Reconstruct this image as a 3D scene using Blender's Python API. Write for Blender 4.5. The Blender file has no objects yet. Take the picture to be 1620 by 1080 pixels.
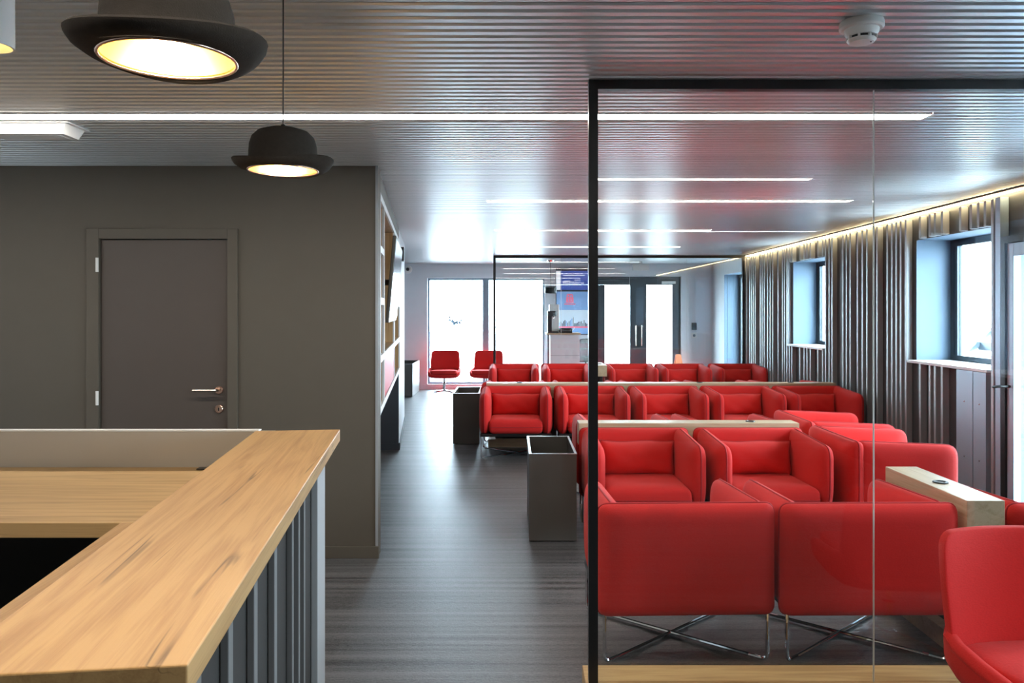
import bpy, bmesh, math, random
from mathutils import Vector, Matrix
random.seed(7)
scene = bpy.context.scene
C = scene.collection
PI = math.pi

# ------------------------------------------------------------------ camera
F, CX, CY, CAMZ = 1250.0, 810.0, 490.0, 1.55      # 1620x1080 frame
cam_d = bpy.data.cameras.new('camera')
cam_d.sensor_width = 36.0
cam_d.lens = F / 1620.0 * 36.0
cam_d.shift_x = (810.0 - CX) / 1620.0
cam_d.shift_y = -(540.0 - CY) / 1620.0
cam_d.clip_start = 0.05
cam = bpy.data.objects.new('camera', cam_d); C.objects.link(cam)
cam.location = (0, 0, CAMZ); cam.rotation_euler = (PI / 2, 0, 0)
scene.camera = cam

# ------------------------------------------------------------------ world, exposure
world = bpy.data.worlds.new('daylight'); scene.world = world
world.use_nodes = True
wn, wl = world.node_tree.nodes, world.node_tree.links
wn.clear()
w_out = wn.new('ShaderNodeOutputWorld'); w_bg = wn.new('ShaderNodeBackground')
w_bg.inputs['Color'].default_value = (0.74, 0.87, 1.0, 1)
w_bg.inputs['Strength'].default_value = 30.0
wl.new(w_bg.outputs[0], w_out.inputs[0])
scene.view_settings.view_transform = 'Standard'
scene.view_settings.look = 'None'
scene.view_settings.gamma = 1.0
scene.view_settings.use_curve_mapping = False
scene.view_settings.exposure = 0.50
scene.cycles.max_bounces = 8
scene.cycles.diffuse_bounces = 4
scene.cycles.glossy_bounces = 4
scene.cycles.transparent_max_bounces = 12
scene.cycles.sample_clamp_indirect = 6.0
scene.cycles.caustics_reflective = False
scene.cycles.caustics_refractive = False

def portal(name, loc, rot, sx, sy):
    l = bpy.data.lights.new(name, 'AREA'); l.shape = 'RECTANGLE'; l.size = sx; l.size_y = sy
    l.cycles.is_portal = True
    o = bpy.data.objects.new(name, l); C.objects.link(o); o.location = loc; o.rotation_euler = rot
    return o
CEIL = 2.45
def XR(y): return 3.58 + 0.0208 * y               # room face of the slats on the right wall
for yc, hw, zc, hh in ((10.24, .62, 1.63, .57), (6.79, .62, 1.63, .57), (3.2, .62, 1.63, .57), (0.6, .62, 1.63, .57), (5.36, .6, 1.05, 1.05), (13.9, .6, 1.1, 1.1)):
    portal('daylight_portal', (XR(yc) + .44, yc, zc), (PI / 2, 0, PI / 2), hw * 2, hh * 2)
for xc, hw, zc, hh in ((-.5, 1.15, 1.15, 1.02), (2.48, .82, 1.1, 1.1)):
    portal('daylight_portal', (xc, 15.58, zc), (-PI / 2, 0, 0), hw * 2, hh * 2)

# ------------------------------------------------------------------ materials
MATS = {}
def new_mat(name):
    m = bpy.data.materials.new(name); m.use_nodes = True
    b = m.node_tree.nodes['Principled BSDF']
    MATS[name] = m
    return m, m.node_tree.nodes, m.node_tree.links, b
def plain(name, col, rough=.5, metal=0., spec=.5, var=0., vscale=8., bump=0., bscale=200., coat=0.):
    m, n, l, b = new_mat(name)
    b.inputs['Roughness'].default_value = rough
    b.inputs['Metallic'].default_value = metal
    b.inputs['Specular IOR Level'].default_value = spec
    b.inputs['Coat Weight'].default_value = coat
    b.inputs['Base Color'].default_value = (*col, 1)
    tc = n.new('ShaderNodeTexCoord')
    ns = n.new('ShaderNodeTexNoise'); ns.inputs['Scale'].default_value = vscale; ns.inputs['Detail'].default_value = 4
    l.new(tc.outputs['Object'], ns.inputs['Vector'])
    mx = n.new('ShaderNodeMix'); mx.data_type = 'RGBA'
    v = max(var, .02)
    mx.inputs['A'].default_value = tuple(c * (1 - v) for c in col) + (1,)
    mx.inputs['B'].default_value = tuple(min(1, c * (1 + v)) for c in col) + (1,)
    l.new(ns.outputs['Fac'], mx.inputs['Factor']); l.new(mx.outputs['Result'], b.inputs['Base Color'])
    if bump:
        n2 = n.new('ShaderNodeTexNoise'); n2.inputs['Scale'].default_value = bscale; n2.inputs['Detail'].default_value = 2
        l.new(tc.outputs['Object'], n2.inputs['Vector'])
        bp = n.new('ShaderNodeBump'); bp.inputs['Strength'].default_value = bump; bp.inputs['Distance'].default_value = .002
        l.new(n2.outputs['Fac'], bp.inputs['Height']); l.new(bp.outputs['Normal'], b.inputs['Normal'])
    return m
def emit(name, col, s):
    m, n, l, b = new_mat(name)
    b.inputs['Base Color'].default_value = (*col, 1)
    b.inputs['Emission Color'].default_value = (*col, 1)
    b.inputs['Emission Strength'].default_value = s
    return m
def wood(name, light, dark, crack, axis='Y', cracks=True, rough=.42, amount=1.):
    m, n, l, b = new_mat(name)
    b.inputs['Roughness'].default_value = rough
    tc = n.new('ShaderNodeTexCoord')
    def mapped(sa, sb):
        mp = n.new('ShaderNodeMapping')
        s = {'X': (sb, sa, sa), 'Y': (sa, sb, sa), 'Z': (sa, sa, sb)}[axis]
        mp.inputs['Scale'].default_value = s
        l.new(tc.outputs['Object'], mp.inputs['Vector']); return mp
    m1 = mapped(11, .65)
    big = n.new('ShaderNodeTexNoise'); big.inputs['Scale'].default_value = 2.2; big.inputs['Detail'].default_value = 6; big.inputs['Distortion'].default_value = 1.2
    l.new(m1.outputs[0], big.inputs['Vector'])
    m2 = mapped(90, 2.2)
    fine = n.new('ShaderNodeTexNoise'); fine.inputs['Scale'].default_value = 2.5; fine.inputs['Detail'].default_value = 5
    l.new(m2.outputs[0], fine.inputs['Vector'])
    add = n.new('ShaderNodeMath'); add.operation = 'MULTIPLY_ADD'; add.inputs[1].default_value = .45
    l.new(fine.outputs['Fac'], add.inputs[0]); l.new(big.outputs['Fac'], add.inputs[2])
    rp = n.new('ShaderNodeValToRGB')
    rp.color_ramp.elements[0].position = .50; rp.color_ramp.elements[0].color = (*dark, 1)
    rp.color_ramp.elements[1].position = .82; rp.color_ramp.elements[1].color = (*light, 1)
    l.new(add.outputs[0], rp.inputs['Fac'])
    col = rp.outputs['Color']
    if cracks:
        m3 = mapped(6.5, .22)
        wv = n.new('ShaderNodeTexNoise'); wv.inputs['Scale'].default_value = 1.6; wv.inputs['Detail'].default_value = 3; wv.inputs['Distortion'].default_value = .15
        l.new(m3.outputs[0], wv.inputs['Vector'])
        ab = n.new('ShaderNodeMath'); ab.operation = 'SUBTRACT'; ab.inputs[1].default_value = .5; l.new(wv.outputs['Fac'], ab.inputs[0])
        ab2 = n.new('ShaderNodeMath'); ab2.operation = 'ABSOLUTE'; l.new(ab.outputs[0], ab2.inputs[0])
        lt = n.new('ShaderNodeMapRange'); lt.inputs['From Min'].default_value = .0; lt.inputs['From Max'].default_value = .009
        lt.inputs['To Min'].default_value = 1; lt.inputs['To Max'].default_value = 0; l.new(ab2.outputs[0], lt.inputs['Value'])
        m4 = mapped(2.2, 1.1)
        msk = n.new('ShaderNodeTexNoise'); msk.inputs['Scale'].default_value = 2.3; l.new(m4.outputs[0], msk.inputs['Vector'])
        mr = n.new('ShaderNodeMapRange'); mr.inputs['From Min'].default_value = .53; mr.inputs['From Max'].default_value = .62; l.new(msk.outputs['Fac'], mr.inputs['Value'])
        mu = n.new('ShaderNodeMath'); mu.operation = 'MULTIPLY'; l.new(lt.outputs[0], mu.inputs[0]); l.new(mr.outputs[0], mu.inputs[1])
        mu2 = n.new('ShaderNodeMath'); mu2.operation = 'MULTIPLY'; mu2.inputs[1].default_value = .85 * amount; l.new(mu.outputs[0], mu2.inputs[0])
        mx = n.new('ShaderNodeMix'); mx.data_type = 'RGBA'; mx.inputs['B'].default_value = (*crack, 1)
        l.new(mu2.outputs[0], mx.inputs['Factor']); l.new(col, mx.inputs['A']); col = mx.outputs['Result']
    l.new(col, b.inputs['Base Color'])
    bp = n.new('ShaderNodeBump'); bp.inputs['Strength'].default_value = .12; bp.inputs['Distance'].default_value = .002
    l.new(fine.outputs['Fac'], bp.inputs['Height']); l.new(bp.outputs['Normal'], b.inputs['Normal'])
    return m
def glass(name, tint, refl=1.0):
    m = bpy.data.materials.new(name); m.use_nodes = True; MATS[name] = m
    n, l = m.node_tree.nodes, m.node_tree.links; n.clear()
    out = n.new('ShaderNodeOutputMaterial'); mix = n.new('ShaderNodeMixShader')
    t = n.new('ShaderNodeBsdfTransparent'); t.inputs['Color'].default_value = (*tint, 1)
    g = n.new('ShaderNodeBsdfGlossy'); g.inputs['Roughness'].default_value = 0.0; g.inputs['Color'].default_value = (refl, refl, refl, 1)
    lw = n.new('ShaderNodeLayerWeight'); lw.inputs['Blend'].default_value = .5
    pw = n.new('ShaderNodeMath'); pw.operation = 'POWER'; pw.inputs[1].default_value = 5.0; l.new(lw.outputs['Facing'], pw.inputs[0])
    fr = n.new('ShaderNodeMath'); fr.operation = 'MULTIPLY_ADD'; fr.inputs[1].default_value = .955; fr.inputs[2].default_value = .045; l.new(pw.outputs[0], fr.inputs[0])
    l.new(fr.outputs[0], mix.inputs[0]); l.new(t.outputs[0], mix.inputs[1]); l.new(g.outputs[0], mix.inputs[2]); l.new(mix.outputs[0], out.inputs[0])
    return m
def fabric(name, col, var=.12):
    m, n, l, b = new_mat(name)
    b.inputs['Roughness'].default_value = .82; b.inputs['Sheen Weight'].default_value = .12
    b.inputs['Sheen Roughness'].default_value = .5; b.inputs['Sheen Tint'].default_value = (1, .55, .5, 1)
    b.inputs['Specular IOR Level'].default_value = .25
    tc = n.new('ShaderNodeTexCoord')
    mp = n.new('ShaderNodeMapping'); mp.inputs['Scale'].default_value = (1, 1, 2.2); l.new(tc.outputs['Object'], mp.inputs['Vector'])
    a = n.new('ShaderNodeTexNoise'); a.inputs['Scale'].default_value = 130; a.inputs['Detail'].default_value = 3; l.new(mp.outputs[0], a.inputs['Vector'])
    c = n.new('ShaderNodeTexNoise'); c.inputs['Scale'].default_value = 9; c.inputs['Detail'].default_value = 4; l.new(tc.outputs['Object'], c.inputs['Vector'])
    mx = n.new('ShaderNodeMix'); mx.data_type = 'RGBA'
    mx.inputs['A'].default_value = tuple(x * (1 - var) for x in col) + (1,); mx.inputs['B'].default_value = tuple(min(1, x * (1 + var)) for x in col) + (1,)
    l.new(a.outputs['Fac'], mx.inputs['Factor']); l.new(mx.outputs['Result'], b.inputs['Base Color'])
    ad = n.new('ShaderNodeMath'); ad.operation = 'MULTIPLY_ADD'; ad.inputs[1].default_value = 3.0
    l.new(c.outputs['Fac'], ad.inputs[0]); l.new(a.outputs['Fac'], ad.inputs[2])
    bp = n.new('ShaderNodeBump'); bp.inputs['Strength'].default_value = .22; bp.inputs['Distance'].default_value = .004
    l.new(ad.outputs[0], bp.inputs['Height']); l.new(bp.outputs['Normal'], b.inputs['Normal'])
    return m

fabric('red', (.64, .020, .017))
plain('red_piping', (.42, .010, .014), .8)
plain('red_panel', (.42, .012, .02), .4)
wood('oak', (.52, .315, .13), (.37, .20, .075), (.035, .016, .006), 'Y', True)
wood('oak_x', (.58, .38, .17), (.38, .22, .085), (.06, .03, .012), 'X', True, amount=.4)
wood('oak_pale_x', (.60, .46, .30), (.45, .33, .19), (.1, .06, .03), 'X', False)
wood('oak_pale_y', (.60, .46, .30), (.45, .33, .19), (.1, .06, .03), 'Y', False)
wood('oak_end', (.50, .37, .22), (.24, .15, .075), (.06, .03, .012), 'X', False)
wood('oak_z', (.50, .32, .15), (.30, .17, .07), (.05, .02, .01), 'Z', False)
plain('wall_dark', (.106, .090, .070), .62, var=.05, bump=.05, bscale=300)
plain('door_dark', (.090, .071, .060), .5, var=.04, bump=.03, bscale=300)
plain('wall_white', (.80, .83, .87), .6, var=.03, bump=.04, bscale=250)
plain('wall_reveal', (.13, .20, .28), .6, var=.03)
plain('niche_dark', (.035, .038, .043), .6, var=.06)
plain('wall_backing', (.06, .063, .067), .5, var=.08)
plain('slat_metal', (.40, .42, .43), .42, metal=.35, var=.06, vscale=3)
plain('slat_panel', (.40, .52, .63), .4, metal=.3, var=.04, vscale=3)
plain('black_metal', (.012, .012, .013), .35, metal=.3, var=.1)
plain('black_plastic', (.015, .016, .018), .4, var=.1)
plain('window_frame', (.055, .072, .085), .35, metal=.4, var=.08)
plain('white_paint', (.80, .80, .79), .45, var=.02)
plain('white_plastic', (.88, .87, .84), .35, var=.02)
plain('taupe_panel', (.42, .39, .34), .5, var=.03)
plain('bin_metal', (.10, .094, .085), .42, metal=.3, var=.12, vscale=5)
plain('bin_rim', (.35, .35, .35), .3, metal=.8)
plain('chrome', (.82, .82, .84), .08, metal=1.)
plain('steel', (.66, .58, .50), .22, metal=1.)
plain('copper', (.70, .46, .36), .25, metal=1., var=.15, vscale=60)
plain('felt', (.036, .029, .023), .95, var=.2, vscale=90, bump=.3, bscale=500, spec=.2)
plain('gold', (.95, .60, .14), .35, metal=1., var=.04)
plain('backing_black', (.008, .008, .009), .8)
plain('shelf_white', (.74, .74, .73), .4, var=.02)
plain('paving', (.42, .42, .41), .8, var=.1)
plain('screen_dark', (.02, .022, .026), .12, var=.05)
plain('counter_grey', (.17, .165, .16), .6, metal=.1, var=.05)
plain('counter_end', (.42, .42, .415), .45, var=.03)
plain('lit_edge_grey', (.30, .31, .32), .5)  # paler than the wall: light on its side face put into the colour
plain('counter_dark', (.024, .020, .017), .75, var=.1)
plain('orange', (.85, .22, .06), .5, var=.05)
emit('led', (1.0, .93, .84), 22.0)
emit('led_cove', (1.0, .76, .42), 24.0)
emit('bulb', (1.0, .86, .62), 9.0)
emit('spot_glow', (1.0, .72, .25), 3.0)
glass('partition_glass', (.955, .97, .965))
glass('window_glass', (.90, .95, .96))
glass('decal', (.10, .115, .13))
emit('screen_blue', (.05, .09, .36), .35)
emit('screen_sky', (.22, .38, .66), .22)
emit('screen_pale', (.55, .66, .76), .3)
emit('screen_white', (.8, .83, .9), .45)
emit('screen_red', (.75, .16, .25), .3)
emit('screen_navy', (.03, .05, .10), .1)

def mat_ceiling():
    m, n, l, b = new_mat('ceiling_metal')
    b.inputs['Metallic'].default_value = .74; b.inputs['Roughness'].default_value = .34
    tc = n.new('ShaderNodeTexCoord')
    ns = n.new('ShaderNodeTexNoise'); ns.inputs['Scale'].default_value = 1.5; l.new(tc.outputs['Object'], ns.inputs['Vector'])
    mx = n.new('ShaderNodeMix'); mx.data_type = 'RGBA'; mx.inputs['A'].default_value = (.76, .78, .79, 1); mx.inputs['B'].default_value = (.84, .86, .87, 1)
    l.new(ns.outputs['Fac'], mx.inputs['Factor']); l.new(mx.outputs['Result'], b.inputs['Base Color'])
mat_ceiling()

def mat_floor():
    m, n, l, b = new_mat('woven_floor')
    b.inputs['Roughness'].default_value = .42; b.inputs['Specular IOR Level'].default_value = .5
    tc = n.new('ShaderNodeTexCoord')
    def nz(sx, sy, sc, det):
        mp = n.new('ShaderNodeMapping'); mp.inputs['Scale'].default_value = (sx, sy, 1); l.new(tc.outputs['Object'], mp.inputs['Vector'])
        x = n.new('ShaderNodeTexNoise'); x.inputs['Scale'].default_value = sc; x.inputs['Detail'].default_value = det; l.new(mp.outputs[0], x.inputs['Vector']); return x
    bands = nz(.35, 14, 1.6, 5); thread = nz(30, 190, 1.0, 2); blot = nz(110, 110, 1.0, 1)
    ad = n.new('ShaderNodeMath'); ad.operation = 'MULTIPLY_ADD'; ad.inputs[1].default_value = .55; l.new(thread.outputs['Fac'], ad.inputs[0]); l.new(bands.outputs['Fac'], ad.inputs[2])
    ad2 = n.new('ShaderNodeMath'); ad2.operation = 'MULTIPLY_ADD'; ad2.inputs[1].default_value = .4; l.new(blot.outputs['Fac'], ad2.inputs[0]); l.new(ad.outputs[0], ad2.inputs[2])
    rp = n.new('ShaderNodeValToRGB')
    rp.color_ramp.elements[0].position = .68; rp.color_ramp.elements[0].color = (.026, .025, .026, 1)
    rp.color_ramp.elements[1].position = 1.28 if False else 1.0; rp.color_ramp.elements[1].color = (.14, .136, .136, 1)
    mrr = n.new('ShaderNodeMapRange'); mrr.inputs['From Min'].default_value = .0; mrr.inputs['From Max'].default_value = 1.25; l.new(ad2.outputs[0], mrr.inputs['Value'])
    l.new(mrr.outputs[0], rp.inputs['Fac'])
    rp.color_ramp.elements[0].position = .60; rp.color_ramp.elements[1].position = .94
    l.new(rp.outputs['Color'], b.inputs['Base Color'])
    bp = n.new('ShaderNodeBump'); bp.inputs['Strength'].default_value = .35; bp.inputs['Distance'].default_value = .004
    l.new(ad2.outputs[0], bp.inputs['Height']); l.new(bp.outputs['Normal'], b.inputs['Normal'])
mat_floor()

# ------------------------------------------------------------------ helpers
def tag(o, label=None, cat=None, group=None, kind=None):
    if label: o['label'] = label
    if cat: o['category'] = cat
    if group: o['group'] = group
    if kind: o['kind'] = kind
    return o
def link_mesh(name, me, parent=None, loc=(0, 0, 0), rot=(0, 0, 0)):
    o = bpy.data.objects.new(name, me); C.objects.link(o); o.parent = parent
    o.location = loc; o.rotation_euler = rot
    return o
def finish(name, bm, m, parent=None, loc=(0, 0, 0), rot=(0, 0, 0), smooth=False):
    me = bpy.data.meshes.new(name)
    bmesh.ops.recalc_face_normals(bm, faces=bm.faces)
    if smooth:
        for f in bm.faces: f.smooth = True
    bm.to_mesh(me); bm.free()
    for x in (m if isinstance(m, (list, tuple)) else [m]): me.materials.append(MATS[x])
    if smooth == 'auto':
        me.set_sharp_from_angle(angle=math.radians(38))
    return link_mesh(name, me, parent, loc, rot)
def empty(name, loc=(0, 0, 0), rz=0.):
    o = bpy.data.objects.new(name, None); C.objects.link(o); o.location = loc; o.rotation_euler = (0, 0, rz)
    o.empty_display_size = .1
    return o
def bm_box(bm, x0, x1, y0, y1, z0, z1, bev=0.):
    vs = [bm.verts.new((x, y, z)) for x in (x0, x1) for y in (y0, y1) for z in (z0, z1)]
    fs = [bm.faces.new([vs[i] for i in q]) for q in ((0, 1, 3, 2), (4, 6, 7, 5), (0, 4, 5, 1), (2, 3, 7, 6), (0, 2, 6, 4), (1, 5, 7, 3))]
    if bev:
        es = list({e for f in fs for e in f.edges})
        bmesh.ops.bevel(bm, geom=es, offset=bev, segments=2, affect='EDGES', profile=.5)
def box(name, x0, x1, y0, y1, z0, z1, m, parent=None, bev=0., **k):
    bm = bmesh.new(); bm_box(bm, x0, x1, y0, y1, z0, z1, bev)
    return finish(name, bm, m, parent, **k)
def struct(o): o['kind'] = 'structure'; return o
def fillet(pts, r, seg=5):
    pts = [Vector(p) for p in pts]; out = [pts[0]]
    for i in range(1, len(pts) - 1):
        a, b, c = pts[i - 1], pts[i], pts[i + 1]
        d1, d2 = (a - b), (c - b); rr = min(r, d1.length * .45, d2.length * .45)
        p, q = b + d1.normalized() * rr, b + d2.normalized() * rr
        for k in range(seg + 1):
            t = k / seg; out.append((1 - t) ** 2 * p + 2 * t * (1 - t) * b + t * t * q)
    out.append(pts[-1]); return out
def bm_tube(bm, pts, r, n=8, closed=False):
    pts = [Vector(p) for p in pts]; N = len(pts); rings = []
    up = Vector((0, 0, 1)); prev = None
    for i, p in enumerate(pts):
        a = pts[(i - 1) % N] if (closed or i) else pts[i]; b = pts[(i + 1) % N] if (closed or i < N - 1) else pts[i]
        t = (b - a).normalized()
        if prev is None:
            ref = up if abs(t.dot(up)) < .9 else Vector((1, 0, 0)); u = t.cross(ref).normalized()
        else:
            u = (prev - t * prev.dot(t)); u = u.normalized() if u.length > 1e-6 else t.cross(up).normalized()
        prev = u; v = t.cross(u)
        rr = r[i] if isinstance(r, (list, tuple)) else r
        rings.append([bm.verts.new(p + (u * math.cos(2 * PI * k / n) + v * math.sin(2 * PI * k / n)) * rr) for k in range(n)])
    for i in range(N if closed else N - 1):
        A, B = rings[i], rings[(i + 1) % N]
        for k in range(n): bm.faces.new((A[k], A[(k + 1) % n], B[(k + 1) % n], B[k]))
    if not closed:
        bm.faces.new(rings[0][::-1]); bm.faces.new(rings[-1])
def tube(name, pts, r, m, parent=None, n=8, closed=False, **k):
    bm = bmesh.new(); bm_tube(bm, pts, r, n, closed)
    return finish(name, bm, m, parent, smooth='auto', **k)
def lathe(name, prof, m, parent=None, n=24, fn=None, **k):
    """prof: list of (r, z); r = 0 closes the end"""
    bm = bmesh.new(); rings = []
    for r, z in prof:
        if r <= 1e-6: rings.append([bm.verts.new((0, 0, z))])
        else: rings.append([bm.verts.new((r * math.cos(2 * PI * i / n), r * math.sin(2 * PI * i / n), z)) for i in range(n)])
    for A, B in zip(rings, rings[1:]):
        for i in range(n):
            j = (i + 1) % n
            if len(A) == 1 and len(B) == 1: continue
            if len(A) == 1: bm.faces.new((A[0], B[j], B[i]))
            elif len(B) == 1: bm.faces.new((A[i], A[j], B[0]))
            else: bm.faces.new((A[i], A[j], B[j], B[i]))
    if fn:
        for v in bm.verts: v.co = Vector(fn(v.co))
    return finish(name, bm, m, parent, smooth=k.pop('smooth', 'auto'), **k)
def rpoly(pts, radii, seg=5):
    out = []; N = len(pts)
    for i in range(N):
        a, b, c = Vector(pts[i - 1]), Vector(pts[i]), Vector(pts[(i + 1) % N]); r = radii[i] if isinstance(radii, (list, tuple)) else radii
        d1, d2 = a - b, c - b
        if r <= 1e-5: out.append(b); continue
        rr = min(r, d1.length * .48, d2.length * .48)
        p, q = b + d1.normalized() * rr, b + d2.normalized() * rr
        for k in range(seg + 1):
            t = k / seg; out.append((1 - t) ** 2 * p + 2 * t * (1 - t) * b + t * t * q)
    # densify the straight runs
    res = []
    for i, p in enumerate(out):
        q = out[(i + 1) % len(out)]; res.append(p); L = (q - p).length
        k = int(L / .09)
        for j in range(1, k + 1): res.append(p.lerp(q, j / (k + 1)))
    return res
RINGS = (1, .992, .972, .93, .85, .68, .40)
def bm_pad(bm, outline, th, edge, p, to3, wob=0., q=.5):
    """upholstered pad: closed outline (2D), thickest in the middle, to3(u, v, w) -> 3D"""
    c = sum(outline, Vector((0, 0))) / len(outline)
    def off(s): return edge + (th / 2 - edge) * (1 - s ** p) ** q
    def pt(q, s, sign):
        r = c + (q - c) * s; w = sign * off(s)
        if wob and s < .97: w += wob * (math.sin(r.x * 31 + r.y * 17) + math.sin(r.x * 13 - r.y * 41 + 1.7)) * (1 - s * .5)
        return bm.verts.new(to3(r.x, r.y, w))
    N = len(outline)
    fr = [[pt(q, s, 1) for q in outline] for s in RINGS]; bk = [[pt(q, s, -1) for q in outline] for s in RINGS]
    for R in (fr, bk):
        for A, B in zip(R, R[1:]):
            for i in range(N): bm.faces.new((A[i], A[(i + 1) % N], B[(i + 1) % N], B[i]))
    for R, sg in ((fr, 1), (bk, -1)):
        cv = bm.verts.new(to3(c.x, c.y, sg * th / 2))
        for i in range(N): bm.faces.new((R[-1][i], R[-1][(i + 1) % N], cv))
    for i in range(N): bm.faces.new((fr[0][i], bk[0][i], bk[0][(i + 1) % N], fr[0][(i + 1) % N]))
def pad(name, outline, th, edge, p, to3, m, parent, piping=None, wob=0., q=.5):
    bm = bmesh.new(); bm_pad(bm, outline, th, edge, p, to3, wob, q)
    o = finish(name, bm, m, parent, smooth='auto')
    if piping:
        sgn, r = piping
        bm = bmesh.new(); bm_tube(bm, [to3(q.x, q.y, sgn * edge) for q in outline], r, 5, True)
        finish('piping', bm, 'red_piping', o, smooth=True)
    return o
def copy_tree(o, parent=None):
    c = o.copy(); C.objects.link(c); c.parent = parent
    for ch in list(o.children): copy_tree(ch, c)
    return c
def wall_grid(name, us, vs, holes, f, th, m, parent=None):
    """wall with rectangular openings as one connected solid; f(u, v, w): w = 0 room face, w = th outer face"""
    us = sorted(set(us) | {h[0] for h in holes} | {h[1] for h in holes}); vs = sorted(set(vs) | {h[2] for h in holes} | {h[3] for h in holes})
    bm = bmesh.new(); cache = {}
    def V(i, j, w):
        k = (i, j, w)
        if k not in cache: cache[k] = bm.verts.new(f(us[i], vs[j], w))
        return cache[k]
    def solid(i, j):
        if i < 0 or j < 0 or i >= len(us) - 1 or j >= len(vs) - 1: return False
        u, v = (us[i] + us[i + 1]) / 2, (vs[j] + vs[j + 1]) / 2
        return not any(h[0] < u < h[1] and h[2] < v < h[3] for h in holes)
    for i in range(len(us) - 1):
        for j in range(len(vs) - 1):
            if not solid(i, j): continue
            bm.faces.new((V(i, j, 0), V(i + 1, j, 0), V(i + 1, j + 1, 0), V(i, j + 1, 0)))
            bm.faces.new((V(i, j, th), V(i, j + 1, th), V(i + 1, j + 1, th), V(i + 1, j, th)))
            for di, dj, a, b in ((-1, 0, (i, j), (i, j + 1)), (1, 0, (i + 1, j), (i + 1, j + 1)), (0, -1, (i, j), (i + 1, j)), (0, 1, (i, j + 1), (i + 1, j + 1))):
                if not solid(i + di, j + dj):
                    fc = bm.faces.new((V(*a, 0), V(*b, 0), V(*b, th), V(*a, th)))
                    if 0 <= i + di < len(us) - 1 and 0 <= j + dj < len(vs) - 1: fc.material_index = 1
    return struct(finish(name, bm, m, parent))

# ------------------------------------------------------------------ setting: floor, ceiling, walls
struct(box('floor', -4.1, 4.6, -3.2, 15.9, -.1, 0, 'woven_floor'))
ceiling = struct(box('ceiling', -4.1, 4.6, -3.2, 15.9, CEIL + .034, CEIL + .13, 'backing_black'))
LIGHTS = [(.77, -3.2, 2.06, .09), (3.68, -3.9, 1.93, .11), (6.54, -.21, 2.80, .09), (8.93, -.2, 2.24, .09), (11.3, -.2, 2.4, .09)]
PITCH = .0562
def slat_mesh(L):
    prof = [(-.0220, .030), (-.0195, .006), (-.0145, .0), (.0145, .0), (.0195, .006), (.0220, .030)]
    bm = bmesh.new(); A = [bm.verts.new((0, y, z)) for y, z in prof]; B = [bm.verts.new((L, y, z)) for y, z in prof]
    for i in range(5): bm.faces.new((A[i], B[i], B[i + 1], A[i + 1]))
    bm.faces.new(A); bm.faces.new(B[::-1]); bm.faces.new((A[0], A[5], B[5], B[0]))
    bmesh.ops.recalc_face_normals(bm, faces=bm.faces)
    me = bpy.data.meshes.new('ceiling_slat'); bm.to_mesh(me); bm.free(); me.materials.append(MATS['ceiling_metal'])
    return me
slat_cache = {}; n_slats = 0; rest = []
y = 1.62; k = 0
while y < 15.35:
    spans = [(-4.0, XR(y) - .03)]
    for ly, lx0, lx1, lw in LIGHTS:
        if abs(y - ly) < lw / 2 + .024:
            ns = []
            for a, b in spans:
                if lx0 > a: ns.append((a, min(b, lx0 - .003)))
                if lx1 < b: ns.append((max(a, lx1 + .003), b))
            spans = ns
    if k < 52:
        ns = []
        for a, b in spans:
            ns += [(a, -.022), (-.020, b)] if a < -.02 < b else [(a, b)]
        spans = ns
    for a, b in spans:
        if b - a < .05: continue
        if n_slats < 285:
            key = round(b - a, 2)
            if key not in slat_cache: slat_cache[key] = slat_mesh(key)
            link_mesh('ceiling_slat', slat_cache[key], ceiling, (a, y, CEIL)); n_slats += 1
        else: rest.append((a, b, y))
    y += PITCH; k += 1
if rest:
    bm = bmesh.new()
    prof = [(-.0220, .030), (-.0195, .006), (-.0145, .0), (.0145, .0), (.0195, .006), (.0220, .030)]
    for a, b, yy in rest:
        A = [bm.verts.new((a, yy + p, CEIL + q)) for p, q in prof]; B = [bm.verts.new((b, yy + p, CEIL + q)) for p, q in prof]
        for i in range(5): bm.faces.new((A[i], B[i], B[i + 1], A[i + 1]))
    tag(finish('far_ceiling_slats', bm, 'ceiling_metal', ceiling), kind='stuff')
# linear ceiling lights
LL = ['long linear ceiling light behind the camera end of the lounge', 'longest linear ceiling light, running behind the hat lamps to the glass partition',
      'slim linear ceiling light over the second armchair row', 'slim linear ceiling light over the middle armchair rows', 'farthest slim linear ceiling light near the bright windows']
for (ly, a, b, w), lb in zip(LIGHTS, LL):
    r = empty('ceiling_light', ((a + b) / 2, ly, CEIL + .022)); h = (b - a) / 2
    tag(r, lb, 'ceiling light', 'linear ceiling lights')
    box('light_diffuser', -h + .006, h - .006, -w / 2 + .008, w / 2 - .008, -.0255, -.006, 'led', r)
    bm = bmesh.new()
    prof = [(-w / 2, 0), (-w / 2, -.024), (-w / 2 + .007, -.024), (-w / 2 + .007, -.004), (w / 2 - .007, -.004), (w / 2 - .007, -.024), (w / 2, -.024), (w / 2, 0)]
    A = [bm.verts.new((-h, p, q)) for p, q in prof]; B = [bm.verts.new((h, p, q)) for p, q in prof]
    for i in range(7): bm.faces.new((A[i], A[i + 1], B[i + 1], B[i]))
    bm.faces.new((A[7], A[0], B[0], B[7])); finish('light_channel', bm, 'white_paint', r)

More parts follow.
